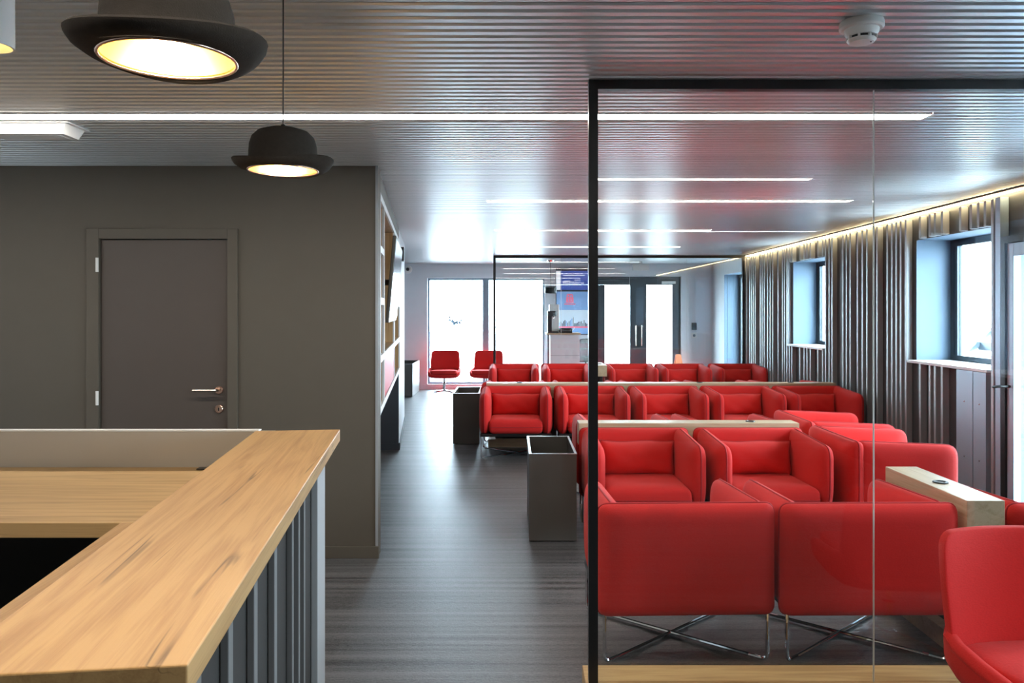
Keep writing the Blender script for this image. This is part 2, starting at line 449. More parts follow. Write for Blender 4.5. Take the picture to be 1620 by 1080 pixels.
# --- right wall: backing with deep window openings, irregular slats
WR = [(9.62, 10.86, 1.07, 2.20), (6.17, 7.41, 1.07, 2.20), (2.6, 3.84, 1.07, 2.20), (0.0, 1.24, 1.07, 2.20)]
DOORR = (4.75, 5.97, 0.0, 2.10); WF = (13.25, 14.45, .08, 2.19)
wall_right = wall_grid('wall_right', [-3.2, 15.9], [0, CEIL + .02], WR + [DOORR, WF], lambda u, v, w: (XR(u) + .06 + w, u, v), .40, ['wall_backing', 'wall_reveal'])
slats = []
y = 6.10; pat = [.10, .10, .10, .17, .28, .12, .10, .17, .30, .10, .10, .10, .10, .21, .26, .12, .12, .17, .10, .10, .28]
i = 0
while y < 13.0:
    slats.append(y); y += pat[i % len(pat)] * random.uniform(.9, 1.15); i += 1
sm = {}
def wall_slat(y, z0, z1, w=.034, m='slat_metal'):
    key = (round(z0, 3), round(z1, 3), w, m)
    if key not in sm:
        bm = bmesh.new(); bm_box(bm, 0, .058, -w / 2, w / 2, z0, z1, .003)
        me = bpy.data.meshes.new('wall_slat'); bmesh.ops.recalc_face_normals(bm, faces=bm.faces); bm.to_mesh(me); bm.free(); me.materials.append(MATS[m]); sm[key] = me
    return link_mesh('wall_slat', sm[key], wall_right, (XR(y), y, 0))
TOP = CEIL - .045
for y in slats:
    hole = next((h for h in WR if h[0] - .02 < y < h[1] + .02), None)
    if hole:
        wall_slat(y, hole[3] + .004, TOP)
        if not (6.17 < y < 6.62): wall_slat(y, .06, hole[2] - .012)
    else: wall_slat(y, .06, TOP)
y = 6.18                                                          # flat sheet panels below the near window
for y0, y1 in ((6.19, 6.36), (6.37, 6.60)):
    o = box('wall_panel', -.001, .055, y0 - 6.4, y1 - 6.4, .06, 1.055, 'slat_panel', wall_right, loc=(XR(6.4), 6.4, 0))
    for z in (.35, .80):
        lathe('screw', [(0, .002), (.006, .0015), (.006, -.002)], 'steel', o, n=8, loc=(-.002, (y0 + y1) / 2 - 6.4, z), rot=(0, -PI / 2, 0))
# bare right wall beyond the far partition is smooth plaster
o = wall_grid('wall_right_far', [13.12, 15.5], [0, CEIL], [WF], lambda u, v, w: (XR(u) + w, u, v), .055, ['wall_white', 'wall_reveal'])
# LED cove along the top of the slats
cove = empty('cove_light', (XR(9.4), 9.4, TOP + .03)); tag(cove, 'warm LED strip along the top of the slatted right wall', 'strip light')
cove.rotation_euler = (0, 0, -math.atan(.0208))
box('led_strip', .012, .044, -3.65, 3.65, -.004, .004, 'led_cove', cove)
box('led_profile', .002, .056, -3.66, 3.66, .005, .013, 'white_paint', cove)

def window(name, y0, y1, z0, z1, rec, mull=None, sill=True, fw=.06):
    """window set deep in the right wall; root is structure"""
    yc = (y0 + y1) / 2; r = empty(name, (XR(yc) + .06 + rec, yc, z0)); struct(r); w = (y1 - y0) / 2; h = z1 - z0
    box('frame_jamb', 0, .06, -w, -w + fw, 0, h, 'window_frame', r); box('frame_jamb', 0, .06, w - fw, w, 0, h, 'window_frame', r)
    box('frame_head', 0, .06, -w + fw, w - fw, h - fw, h, 'window_frame', r); box('frame_sill', 0, .06, -w + fw, w - fw, 0, fw, 'window_frame', r)
    box('sash_stile', .005, .05, w - fw - .045, w - fw, fw, h - fw, 'window_frame', r)
    box('pane', .026, .034, -w + fw, w - fw - .045, fw, h - fw, 'window_glass', r)
    if sill: box('window_sill', -rec - .075, 0, -w, w, -.012, .012, 'white_paint', r, bev=.003)
    return r
window('window_1', *WR[0], .33); window('window_2', *WR[1], .33); window('window_3', *WR[2], .33); window('window_4', *WR[3], .33)
window('window_5', *WF, .22, sill=False)
# glazed door in the right wall
dr = empty('door_2', (XR(5.36) + .03, 5.36, 0)); struct(dr); w = .61
box('door_frame_jamb', -.03, .07, w - .05, w, 0, 2.10, 'black_metal', dr); box('door_frame_jamb', -.03, .07, -w, -w + .05, 0, 2.10, 'black_metal', dr)
box('door_frame_head', -.03, .07, -w + .05, w - .05, 2.05, 2.10, 'black_metal', dr)
lf = box('door_stile', -.015, .04, w - .13, w - .055, .01, 2.045, 'slat_panel', dr, bev=.003)
box('door_stile', -.015, .04, -w + .055, -w + .155, .01, 2.045, 'slat_panel', dr, bev=.003)
box('door_rail', -.015, .04, -w + .155, w - .13, .01, .12, 'slat_panel', dr, bev=.003); box('door_rail', -.015, .04, -w + .155, w - .13, 1.95, 2.045, 'slat_panel', dr, bev=.003)
box('pane', .008, .016, -w + .155, w - .13, .12, 1.95, 'window_glass', dr)
tube('door_handle', fillet([(-.015, w - .09, .98), (-.105, w - .09, .98), (-.105, w - .03, .97)], .02), .010, 'black_metal', dr)
# post of light metal beside the door
tr = box('trim_1', XR(6.0) - .01, XR(6.0) + .055, 5.98, 6.04, .0, TOP, 'slat_panel'); struct(tr)

# --- far wall with window group and double door
FY = 15.4
HW = (-1.65, .64, .10, 2.17); HD = (1.66, 3.30, 0., 2.20)
wall_far = wall_grid('wall_far', [-4.1, 4.6], [0, CEIL + .02], [HW, HD], lambda u, v, w: (u, FY + w, v), .25, ['wall_white', 'wall_white'])
def framed(name, x0, x1, z0, z1, mulls, fw, yoff, m, bottom=True):
    r = empty(name, ((x0 + x1) / 2, FY + yoff, z0)); struct(r); w = (x1 - x0) / 2; h = z1 - z0; b = fw if bottom else 0.02
    box('frame_jamb', -w, -w + fw, 0, .07, 0, h, m, r); box('frame_jamb', w - fw, w, 0, .07, 0, h, m, r)
    box('frame_head', -w + fw, w - fw, 0, .07, h - fw, h, m, r); box('frame_sill', -w + fw, w - fw, 0, .07, 0, b, m, r)
    xs = [-w + fw] + [q for c, hw in mulls for q in (c - hw, c + hw)] + [w - fw]
    for c, hw in mulls: box('mullion', c - hw, c + hw, 0, .07, b, h - fw, m, r)
    for a, bb in zip(xs[0::2], xs[1::2]): box('pane', a, bb, .03, .038, b, h - fw, 'window_glass', r)
    return r
plain('window_frame_pale', (.20, .25, .30), .4, metal=.3)
w6 = framed('window_6', *HW, [(-.01, .06)], .04, .08, 'window_frame_pale')
for q in range(11):                                                # swirl logo on the pane
    a = math.radians(150 + q * 21); rr = .13 + .02 * (q % 2); s = .012 + .005 * min(q, 10 - q)
    box('logo_mark', -s, s, -.001, .001, -s * .8, s * .8, 'decal', w6, loc=(-.59 + rr * math.cos(a), .026, 1.33 + rr * math.sin(a)), rot=(0, -a, 0))
d3 = framed('door_3', *HD, [(-.005, .16)], .16, .08, 'window_frame', bottom=False)
for x in (-.06, .05):
    tube('door_handle', fillet([(x, 0, .85), (x, -.06, .85), (x, -.06, 1.25), (x, 0, 1.25)], .02), .012, 'steel', d3)
box('door_closer', .45, .72, -.05, .0, 2.06, 2.11, 'white_plastic', d3, bev=.006)
struct(box('baseboard_far', -4.0, -1.69, FY - .015, FY, 0, .09, 'wall_white'))
# exterior ground seen through the glass
struct(box('ground_outside', -30, 40, -25, 60, -.30, -.12, 'paving'))

# --- near dark wall with door
DY = 4.94; XC = (597 - CX) / F * DY
DXL, DXR = (158 - CX) / F * DY, (361 - CX) / F * DY; DTOP = CAMZ + (CY - 378) / F * DY
wall_door = wall_grid('wall_door', [-4.1, XC], [0, CEIL + .02], [(DXL, DXR, 0, DTOP)], lambda u, v, w: (u, DY + w, v), .12, ['wall_dark', 'wall_dark'])
d1 = empty('door_1', ((DXL + DXR) / 2, DY, 0)); struct(d1); w = (DXR - DXL) / 2
box('door_leaf', -w + .004, w - .004, .008, .05, .008, DTOP - .004, 'door_dark', d1, bev=.002)
box('door_casing', -w - .078, -w, -.018, 0, 0, DTOP + .065, 'wall_dark', d1, bev=.003); box('door_casing', w, w + .064, -.018, 0, 0, DTOP + .065, 'wall_dark', d1, bev=.003)
box('door_casing_head', -w, w, -.018, 0, DTOP, DTOP + .065, 'wall_dark', d1, bev=.003)
for py in (419, 629):
    z = CAMZ + (CY - py) / F * DY
    lathe('hinge', [(0, -.044), (.009, -.044), (.009, .044), (0, .044)], 'white_plastic', d1, n=10, loc=(-w - .006, -.022, z))
zh = CAMZ + (CY - 617) / F * DY; zl = CAMZ + (CY - 647) / F * DY; xh = (346 - CX) / F * DY - (DXL + DXR) / 2
hd = lathe('door_handle', [(0, .012), (.022, .012), (.026, .008), (.026, 0), (0, 0)], 'copper', d1, n=20, loc=(xh, .008, zh), rot=(PI / 2, 0, 0))
tube('lever', fillet([(0, 0, 0), (0, .002, .052), (-.145, .002, .052)], .02), .009, 'steel', hd)
lk = lathe('lock_rosette', [(0, .010), (.022, .010), (.027, .006), (.027, 0), (0, 0)], 'copper', d1, n=20, loc=(xh, .008, zl), rot=(PI / 2, 0, 0))
box('keyhole', -.003, .003, -.010, .010, .009, .0115, 'black_plastic', lk)
struct(box('baseboard_door', -4.0, DXL - .08, DY - .014, DY, 0, .075, 'wall_dark', bev=.003)); struct(box('baseboard_front', DXR + .066, XC + .012, DY - .014, DY, 0, .075, 'wall_dark', bev=.003))

# --- corridor wall behind it, running off at a slight angle, with niche and shelving
TH = math.atan(.108)
cw = empty('wall_corridor', (XC, DY, 0), TH); struct(cw)
box('wall_header', -.5, 0, .125, 3.84, 2.312, CEIL + .02, 'wall_dark', cw)
box('wall_end', -.5, 0, 3.85, 6.05, 0, CEIL + .02, 'wall_white', cw)
box('niche_back', -.62, -.5, .125, 6.05, 0, CEIL + .02, 'niche_dark', cw)
box('niche_end', -.5, -.002, 3.835, 3.849, .0, .868, 'niche_dark', cw)
box('baseboard', -.5, .010, 3.822, 3.834, 0, .075, 'niche_dark', cw)
box('baseboard', .0, .012, 3.86, 6.05, 0, .075, 'niche_dark', cw)
box('lit_edge_strip', -.012, .004, .0, .006, 0, CEIL, 'lit_edge_grey', cw, loc=(0, -.006, 0))  # added pale strip, painted for the lit side face of the door wall
box('wall_speaker', .0, .045, 4.25, 4.40, 2.12, 2.28, 'black_plastic', cw, bev=.005)
# shelving unit
su = empty('shelving_unit', (XC, DY, 0), TH); tag(su, 'oak and white wall shelving with red doors along the corridor wall', 'shelving')
Z = [.872, 1.205, 1.585, 1.925, 2.262]; T = .045
U = [.14, .60, 2.38, 3.79]
def board(name, x0, x1, y0, y1, z0, z1, m):
    o = box(name, x0, x1, y0, y1, z0, z1, m, su); return o
for u in U:
    o = board('upright', -.36, -.004, u, u + T, Z[0], Z[-1] + T, 'oak_z'); box('edge_band', -.004, .012, u, u + T, Z[0], Z[-1] + T, 'shelf_white', o)
def shelf(a, b, z):
    o = board('shelf', -.36, -.004, a + T, b, z, z + T, 'oak_z'); box('edge_band', -.004, .011, a + T, b, z, z + T, 'shelf_white', o)
for a, b in zip(U, U[1:]):
    shelf(a, b, Z[0]); shelf(a, b, Z[1]); shelf(a, b, Z[4])
    if a != U[1]: shelf(a, b, Z[2]); shelf(a, b, Z[3])
board('back_panel', -.372, -.361, U[0], U[-1] + T, Z[0], Z[-1] + T, 'oak_z')
board('cabinet_door', -.02, .004, U[1] + T + .003, U[2] - .003, Z[0] + T + .003, Z[1] - .003, 'red_panel')
board('cabinet_door', -.02, .004, U[2] + T + .003, U[3] - .003, Z[2] + T + .003, Z[3] - .003, 'red_panel')
# television on a bracket
tv = empty('television', (XC, DY, 0), TH); tag(tv, 'flat television tilted on a bracket in the corridor shelving', 'television')
tvb = box('tv_housing', -.012, .014, -.72, .72, -.32, .32, 'bin_metal', tv, bev=.005, loc=(.045, 1.55, 1.775), rot=(0, math.radians(5), 0))
box('tv_screen', .014, .016, -.70, .70, -.295, .305, 'screen_dark', tvb)
tube('tv_bracket', [(-.355, 1.55, 1.775), (.03, 1.55, 1.775)], .025, 'black_metal', tv)
box('tv_bracket_plate', -.362, -.35, 1.40, 1.70, 1.63, 1.92, 'black_metal', tv)
# small copper bowl in the lowest cell by the corner
o = lathe('bowl', [(0, .0), (.03, .0), (.05, .02), (.056, .05), (.052, .05), (.046, .022), (0, .006)], 'copper', None, n=18)
m4 = Matrix.Translation((XC, DY, 0)) @ Matrix.Rotation(TH, 4, 'Z'); o.location = m4 @ Vector((-.07, .36, Z[0] + T))
tag(o, 'small copper bowl in the lowest cell of the corridor shelving', 'bowl')
# --- enclosing walls out of view
struct(box('wall_left', -4.1, -4.0, -3.2, 15.9, 0, CEIL + .02, 'wall_white'))
struct(box('wall_back', -4.1, 4.6, -3.2, -3.1, 0, CEIL + .02, 'wall_dark'))

# ------------------------------------------------------------------ glass partitions
GY = 3.105
gp = empty('glass_partition', (.30, GY, .09)); tag(gp, 'large black framed glass partition in front of the red armchairs', 'partition')
H = CEIL - .09
box('frame_post', 0, .036, -.02, .02, 0, H - .038, 'black_metal', gp); box('frame_head', 0, 3.28, -.02, .02, H - .038, H - .001, 'black_metal', gp)
JX = (1382 - CX) / F * GY - .30
box('glass_pane', .036, JX - .0025, -.004, .004, .001, H - .038, 'partition_glass', gp); box('glass_pane', JX + .0025, 3.28, -.004, .004, .001, H - .038, 'partition_glass', gp)
plain('glass_edge', (.75, .80, .78), .15, var=.05)
box('glass_joint', JX - .0022, JX + .0022, -.003, .003, .001, H - .038, 'glass_edge', gp)
o = box('plinth', .288, 3.6, 2.93, 3.25, 0, .09, 'oak_x', bev=.003); tag(o, 'oak floor plinth under the large glass partition', 'plinth')
fp = empty('glass_partition', (-.31, 13.06, 0)); tag(fp, 'far black framed glass partition behind the last armchair row', 'partition')
w = XR(13.06) + .31 - .01
box('frame_post', 0, .04, -.02, .02, 0, CEIL - .045, 'black_metal', fp); box('frame_post', w - .04, w, -.02, .02, 0, CEIL - .045, 'black_metal', fp)
box('frame_head', 0, w, -.02, .02, CEIL - .045, CEIL - .001, 'black_metal', fp); box('frame_sill', .04, w - .04, -.02, .02, 0, .03, 'black_metal', fp)
for a, b in ((.04, 1.12), (1.125, 2.25), (2.255, 3.2), (3.205, w - .04)): box('glass_pane', a, b, -.004, .004, .03, CEIL - .045, 'partition_glass', fp)
for a in (1.1225, 2.2525, 3.2025): box('glass_joint', a - .0024, a + .0024, -.003, .003, .03, CEIL - .045, 'glass_edge', fp)

# ------------------------------------------------------------------ oak counter
def on_plane(px, py, z):
    d = (CAMZ - z) * F / (py - CY); return Vector(((px - CX) / F * d, d, z))
ZT = 1.10
NR, FR, FL = on_plane(297, 1051, ZT), on_plane(538, 679, ZT), on_plane(404, 681.5, ZT)
ax = (FR - NR).normalized(); L = (FR - NR).length; th = math.atan2(-ax.x, ax.y); WID = (FR - FL).length
ct = empty('reception_counter', (NR.x, NR.y, 0), th); tag(ct, 'L-shaped oak reception counter with dark slatted front', 'counter')
# local: y runs away from the camera along the right edge, x = 0 at that edge, negative to the left
box('counter_top', -WID, 0, 0, L, ZT - .043, ZT, 'oak', ct, bev=.0025)
body = box('counter_body', -WID + .03, -.075, .03, L - .03, 0, ZT - .044, 'counter_dark', ct)
for d in (1.17, 1.29, 1.51, 1.74, 1.98, 2.25, 2.37, 2.48):
    yy = (d - NR.y) / math.cos(th) - .02; hw = .018 if d < 2.2 else .013
    box('slat', -.0745, -.058, yy - hw, yy + hw, 0, ZT - .045, 'counter_grey', ct, bev=.002)
box('end_panel', -.0745, -.052, L - .25, L - .03, 0, ZT - .045, 'counter_end', ct, bev=.002)
ZD = .96
dk = empty('desk_group')
yb = 2.965
def cl(yy): return NR.x - WID - (yy - NR.y) * math.tan(th)          # left edge of counter top at depth yy
box('desk_top', -3.9, cl(yb) + .02, 2.19, yb, ZD - .042, ZD, 'oak_x', dk, bev=.002)
pl = [(-1.085, 2.189), (cl(2.189) + .03, 2.189), (cl(1.1) + .03, 1.1), (-1.085 + 1.089 * math.tan(th), 1.1)]
bm = bmesh.new(); A = [bm.verts.new((a, b, ZD - .042)) for a, b in pl]; B = [bm.verts.new((a, b, ZD)) for a, b in pl]
bm.faces.new(A); bm.faces.new(B)
for q in range(4): bm.faces.new((A[q], A[(q + 1) % 4], B[(q + 1) % 4], B[q]))
finish('desk_return', bm, 'oak', dk)
bp_ = box('back_panel', -3.9, cl(2.97) + .06, yb + .002, yb + .03, 0, ZT - .007, 'taupe_panel', dk)
box('panel_cap', -3.9, cl(2.97) + .005, yb - .001, yb + .033, ZT - .006, ZT - .001, 'white_paint', bp_)
box('cable_port', -.05, .05, -.018, .018, 0, .004, 'black_plastic', dk, loc=((330 - CX) / F * 2.9, 2.93, ZD + .0005))
box('desk_side', -3.9, cl(2.9) - .02, 2.90, yb, 0, ZD - .043, 'counter_dark', dk)
box('lower_shelf', -2.6, -1.02, 1.75, 2.15, .50, .54, 'taupe_panel', dk); 
for x in (-2.6, -1.06): box('shelf_support', x, x + .04, 1.78, 2.88, 0, .50 if x < 0 else .5, 'counter_dark', dk)

bpy.context.view_layer.update()
for o in list(dk.children):
    o.parent = ct; o.matrix_parent_inverse = ct.matrix_world.inverted()
bpy.data.objects.remove(dk)

# ------------------------------------------------------------------ hats
def hat(loc, rz, label, s=1.0):
    r = empty('hat_lamp', loc, rz); r.scale = (.945, .945, .945); tag(r, label, 'pendant lamp', 'bowler hat lamps')
    def curl(v):
        rr = math.hypot(v.x, v.y); a = math.atan2(v.y, v.x)
        if rr > .10:
            t = (rr - .10) / .04
            dz = .010 * t * (math.cos(2 * a)) + .004 * t * t
            return (v.x * (1 + .04 * math.cos(2 * a) * t), v.y, v.z + dz)
        return v
    prof = [(.099, .0), (.118, -.002), (.132, .004), (.1385, .012), (.140, .018), (.137, .022), (.128, .017), (.115, .012), (.103, .014), (.097, .022), (.0965, .050), (.095, .072), (.088, .094), (.072, .110), (.045, .119), (.018, .122), (0, .1225)]
    hb = lathe('hat_felt', prof, 'felt', r, n=40, fn=curl)
    lathe('hat_lining', [(.099, .0), (.0955, .002), (.0935, .02), (.092, .06), (.084, .088), (.065, .104), (0, .112)], 'gold', r, n=40)
    bm = bmesh.new(); bm_tube(bm, [(.0985 * math.cos(2 * PI * k / 40), .0985 * math.sin(2 * PI * k / 40), -.001) for k in range(40)], .003, 6, True)
    finish('inner_rim', bm, 'copper', r, smooth=True)
    lathe('bulb', [(0, .022), (.022, .027), (.032, .045), (.028, .068), (.016, .085), (.014, .108)], 'bulb', r, n=20)
    lathe('cord_grip', [(0, .134), (.006, .132), (.008, .122)], 'black_plastic', r, n=10)
    tube('cord', [(0, 0, .13), (0, 0, (CEIL + .015 - loc[2]) / .945)], .0022, 'black_plastic', r, n=6)
    lathe('ceiling_rose', [(0, 0), (.035, 0), (.038, -.004), (.036, -.022), (0, -.024)], 'black_plastic', r, n=20, loc=(0, 0, (CEIL - loc[2] + .002) / .945))
    lt = bpy.data.lights.new('hat_light', 'POINT'); lt.energy = 11; lt.color = (1, .80, .55); lt.shadow_soft_size = .03
    lo = bpy.data.objects.new('hat_light', lt); C.objects.link(lo); lo.parent = r; lo.location = (0, 0, .012)
    return r
hat(((267 - CX) / F * 1.14, 1.14, CAMZ + (CY - 93) / F * 1.14), .1, 'large black bowler hat pendant lamp, nearest, cut by the top edge')
hat(((448 - CX) / F * 2.17, 2.17, CAMZ + (CY - 269) / F * 2.17), -.1, 'smaller looking black bowler hat pendant lamp hanging farther over the counter')
# cylinder spotlight, emergency light box, smoke detector
d = 2.13; r = empty('ceiling_spotlight', ((-18 - CX) / F * d, d, CEIL)); tag(r, 'white cylinder ceiling spotlight in the top left corner', 'spotlight')
zb = CAMZ + (CY - 74) / F * d - CEIL
lathe('spot_body', [(0, 0), (.061, 0), (.061, zb), (.056, zb), (.053, zb + .06), (0, zb + .062)], 'white_paint', r, n=36)
lathe('spot_lens', [(0, zb + .059), (.053, zb + .056)], 'spot_glow', r, n=30)
r = empty('emergency_light', (-2.32, 3.86, CEIL)); tag(r, 'white emergency light box on the ceiling beside the long light', 'emergency light')
bm = bmesh.new()
A = [bm.verts.new(p) for p in ((-.2, -.09, 0), (.19, -.09, 0), (.19, .09, 0), (-.2, .09, 0))]; B = [bm.verts.new(p) for p in ((-.2, -.07, -.055), (.165, -.07, -.055), (.165, .07, -.055), (-.2, .07, -.055))]
bm.faces.new(A); bm.faces.new(B)
for q in range(4): bm.faces.new((A[q], A[(q + 1) % 4], B[(q + 1) % 4], B[q]))
finish('housing', bm, 'white_plastic', r); box('lens', -.18, .14, -.05, .05, -.060, -.0552, 'white_paint', r, bev=.002)
box('mounting_lip', -.2, .205, -.1, .1, -.008, -.0005, 'white_plastic', r)
d = 2.47; r = empty('smoke_detector', ((1363 - CX) / F * d, d, CEIL)); tag(r, 'round white smoke detector on the slatted ceiling', 'smoke detector')
lathe('base_ring', [(0, 0), (.064, 0), (.066, -.006), (.066, -.020), (.060, -.025), (0, -.026)], 'white_plastic', r, n=36)
lathe('sensor_body', [(.052, -.024), (.050, -.036), (.043, -.046), (.040, -.046), (0, -.047)], 'white_plastic', r, n=36)
lathe('sensor_gap', [(.036, -.045), (.036, -.056)], 'black_plastic', r, n=24)
lathe('sensor_cap', [(.042, -.055), (.043, -.058), (.036, -.066), (.015, -.070), (0, -.0705)], 'white_plastic', r, n=36)
for q in range(8):
    a = q * PI / 4 + .2; box('vent_rib', .034, .045, -.003, .003, -.057, -.045, 'white_plastic', r, rot=(0, 0, a))
lathe('indicator', [(0, -.003), (.0025, -.002), (.003, 0)], 'black_plastic', r, n=8, loc=(.02, -.02, -.068))

# ------------------------------------------------------------------ red armchairs
def build_armchair():
    r = empty('armchair')
    O = rpoly([(-.39, .212), (.39, .212), (.39, .70), (-.39, .70)], [.045, .045, .045, .045])
    pad('backrest', O, .12, .006, 9, lambda u, v, w: (u, .300 - w, v), 'red', r, piping=(0, .0055), q=.55)
    A = rpoly([(-.36, .245), (.285, .215), (.285, .70), (-.36, .672)], [.17, .03, .03, .08])
    for s in (-1, 1):
        pad('armrest', A, .125, .006, 5, lambda u, v, w, s=s: (s * .326 + w * s, u, v), 'red', r, piping=(.5, .0055), q=.55)
    S = rpoly([(-.278, -.35), (.278, -.35), (.278, .25), (-.278, .25)], [.03, .03, .02, .02])
    pad('seat', S, .165, .02, 10, lambda u, v, w: (u, v, .330 + w - .02 * v), 'red', r, piping=(-.2, .004), q=.45)
    bm = bmesh.new(); NU, NV = 20, 12; seam = {}
    def pil(i, j, sg):
        u, v = 2 * i / NU - 1, 2 * j / NV - 1
        t = max(0, (1 - abs(u) ** 3) * (1 - abs(v) ** 2.6)) ** .62
        wr = .004 * t * math.sin(u * 9 + v * 5) + .006 * (1 - t) * t * math.sin(u * 23 + 2)
        x = u * .268 * (1 - .045 * (1 - v * v)); z = .512 + v * .118 * (1 - .06 * (1 - u * u)) + .004 * math.sin(u * 5 + .6)
        w = sg * (.098 * t + .002) + wr
        return (x, .165 - w + (z - .5) * .2, z)
    for sg in (1, -1):
        g = {}
        for i in range(NU + 1):
            for j in range(NV + 1):
                e = i in (0, NU) or j in (0, NV)
                if e and (i, j) in seam: g[i, j] = seam[i, j]; continue
                g[i, j] = bm.verts.new(pil(i, j, sg if not e else 0))
                if e: seam[i, j] = g[i, j]
        for i in range(NU):
            for j in range(NV): bm.faces.new((g[i, j], g[i + 1, j], g[i + 1, j + 1], g[i, j + 1]))
    pw = finish('pillow', bm, 'red', r, smooth=True)
    lp = [(i, 0) for i in range(NU)] + [(NU, j) for j in range(NV)] + [(i, NV) for i in range(NU, 0, -1)] + [(0, j) for j in range(NV, 0, -1)]
    bm = bmesh.new(); bm_tube(bm, [pil(i, j, 0) for i, j in lp], .0035, 5, True); finish('piping', bm, 'red_piping', pw, smooth=True)
    zl = .235
    for sx in (-1, 1):
        for sy in (-1, 1):
            z0 = .010 if sx * sy > 0 else .028
            e = Vector((sx * .36, sy * .31, 0))
            tube('leg', fillet([(e.x, e.y, zl + .02), (e.x, e.y, .011), (e.x * .82, e.y * .82, .011)], .035, 5), .0085, 'chrome', r, n=8)
    tube('cross_bar', [(-.36 * .82, -.31 * .82, .011), (.36 * .82, .31 * .82, .011)], .0085, 'chrome', r)
    tube('cross_bar', [(-.36 * .82, .31 * .82, .012), (.36 * .82, -.31 * .82, .012)], .0085, 'chrome', r)
    box('base_frame', -.37, .37, -.32, .32, .232, .262, 'black_metal', r, bev=.004)
    return r
proto = build_armchair(); used = [False]
GRP = 'red box armchairs'
def armchair(x, y, rot, label):
    o = copy_tree(proto) if used[0] else proto; used[0] = True
    o.location = (x, y, 0); o.rotation_euler = (0, 0, math.radians(rot)); tag(o, label, 'armchair', GRP); return o
# front row, backs to the camera
armchair(.755, 3.775, 181.8, 'red armchair with its back to the glass partition, beside the black post')
armchair(1.562, 3.775, 180.5, 'red armchair with its back to the glass partition, left of the short oak beam')
armchair(2.56, 3.77, 180, 'red armchair right of the short oak beam, mostly behind the swivel chair')
# second row, facing the camera
armchair(.875, 5.385, 0, 'red armchair facing forward below the near oak beam, beside the near metal planter')
armchair(1.695, 5.385, 0, 'red armchair facing forward below the near oak beam, under its right end')
armchair(2.525, 5.45, 90, 'red armchair turned to the right wall, nearer of two beyond the near beam')
armchair(2.565, 6.35, 90, 'red armchair turned to the right wall, farther of two beyond the near beam')
armchair(.885, 6.36, 180, 'red armchair backing the near oak beam from behind, at its left end')
armchair(1.70, 6.36, 180, 'red armchair backing the near oak beam from behind, at its right end')
o1 = ['leftmost', 'second from left', 'middle', 'second from right', 'rightmost']
for k, x in enumerate((.04, .86, 1.68, 2.485, 3.275)):
    armchair(x + .012 * (k == 4), 8.52, 0, f'red armchair facing forward below the long oak beam, {o1[k]} of five')
for k, x in enumerate((.04, .86, 1.68, 2.485, 3.275)):
    armchair(x + .012 * (k == 4), 9.55, 180, f'red armchair backing the long oak beam from behind, {o1[k]} of five')
for k, x in enumerate((.03, .85, 1.83, 2.635, 3.465)):
    armchair(x + .012 * (k == 4), 12.16, 0, f'red armchair in the farthest row before the far partition, {o1[k]} of five')

# ------------------------------------------------------------------ oak divider beams with sockets
def beam(x0, x1, y0, y1, label, socks, along, base=True):
    r = empty('divider_beam', ((x0 + x1) / 2, (y0 + y1) / 2, 0)); tag(r, label, 'divider', 'oak divider beams'); w, h = (x1 - x0) / 2, (y1 - y0) / 2
    box('beam_top', -w, w, -h, h, .555, .722, 'oak_pale_x' if along == 'X' else 'oak_pale_y', r, bev=.0025)
    m = .05
    if along == 'X': box('support_panel', -w + .1, w - .1, -.02, .02, .09, .554, 'counter_dark', r)
    else: box('support_panel', -.02, .02, -h + .1, h - .1, .09, .554, 'counter_dark', r)
    box('beam_base', -w + (.02 if along == 'X' else 0), w - (.02 if along == 'X' else 0), -h, h, 0, .09, 'oak_pale_x', r, bev=.002)
    for sx, sy in socks:
        s = lathe('socket', [(0, .002), (.022, .002), (.024, .006), (.033, .006), (.035, .003), (.035, 0), (0, 0)], 'black_plastic', r, n=24, loc=(sx - (x0 + x1) / 2, sy - (y0 + y1) / 2, .7222))
    return r
beam(.49, 2.10, 5.775, 5.945, 'near oak beam between the second and third armchair rows', [((1187 - CX) / F * 5.86, 5.86)], 'X')
beam(-.29, 3.66, 8.92, 9.09, 'long oak beam across the room behind the five middle armchairs', [((822 - CX) / F * 9.0, 9.0), ((1107 - CX) / F * 9.0, 9.0), ((1251 - CX) / F * 9.0, 9.0)], 'X')
beam(1.975, 2.140, 3.43, 4.18, 'short oak beam running away behind the front red swivel chair', [(2.055, 3.79)], 'Y')
beam(1.262, 1.418, 11.8, 12.5, 'far short oak beam between the farthest armchairs', [(1.34, 12.1)], 'Y')

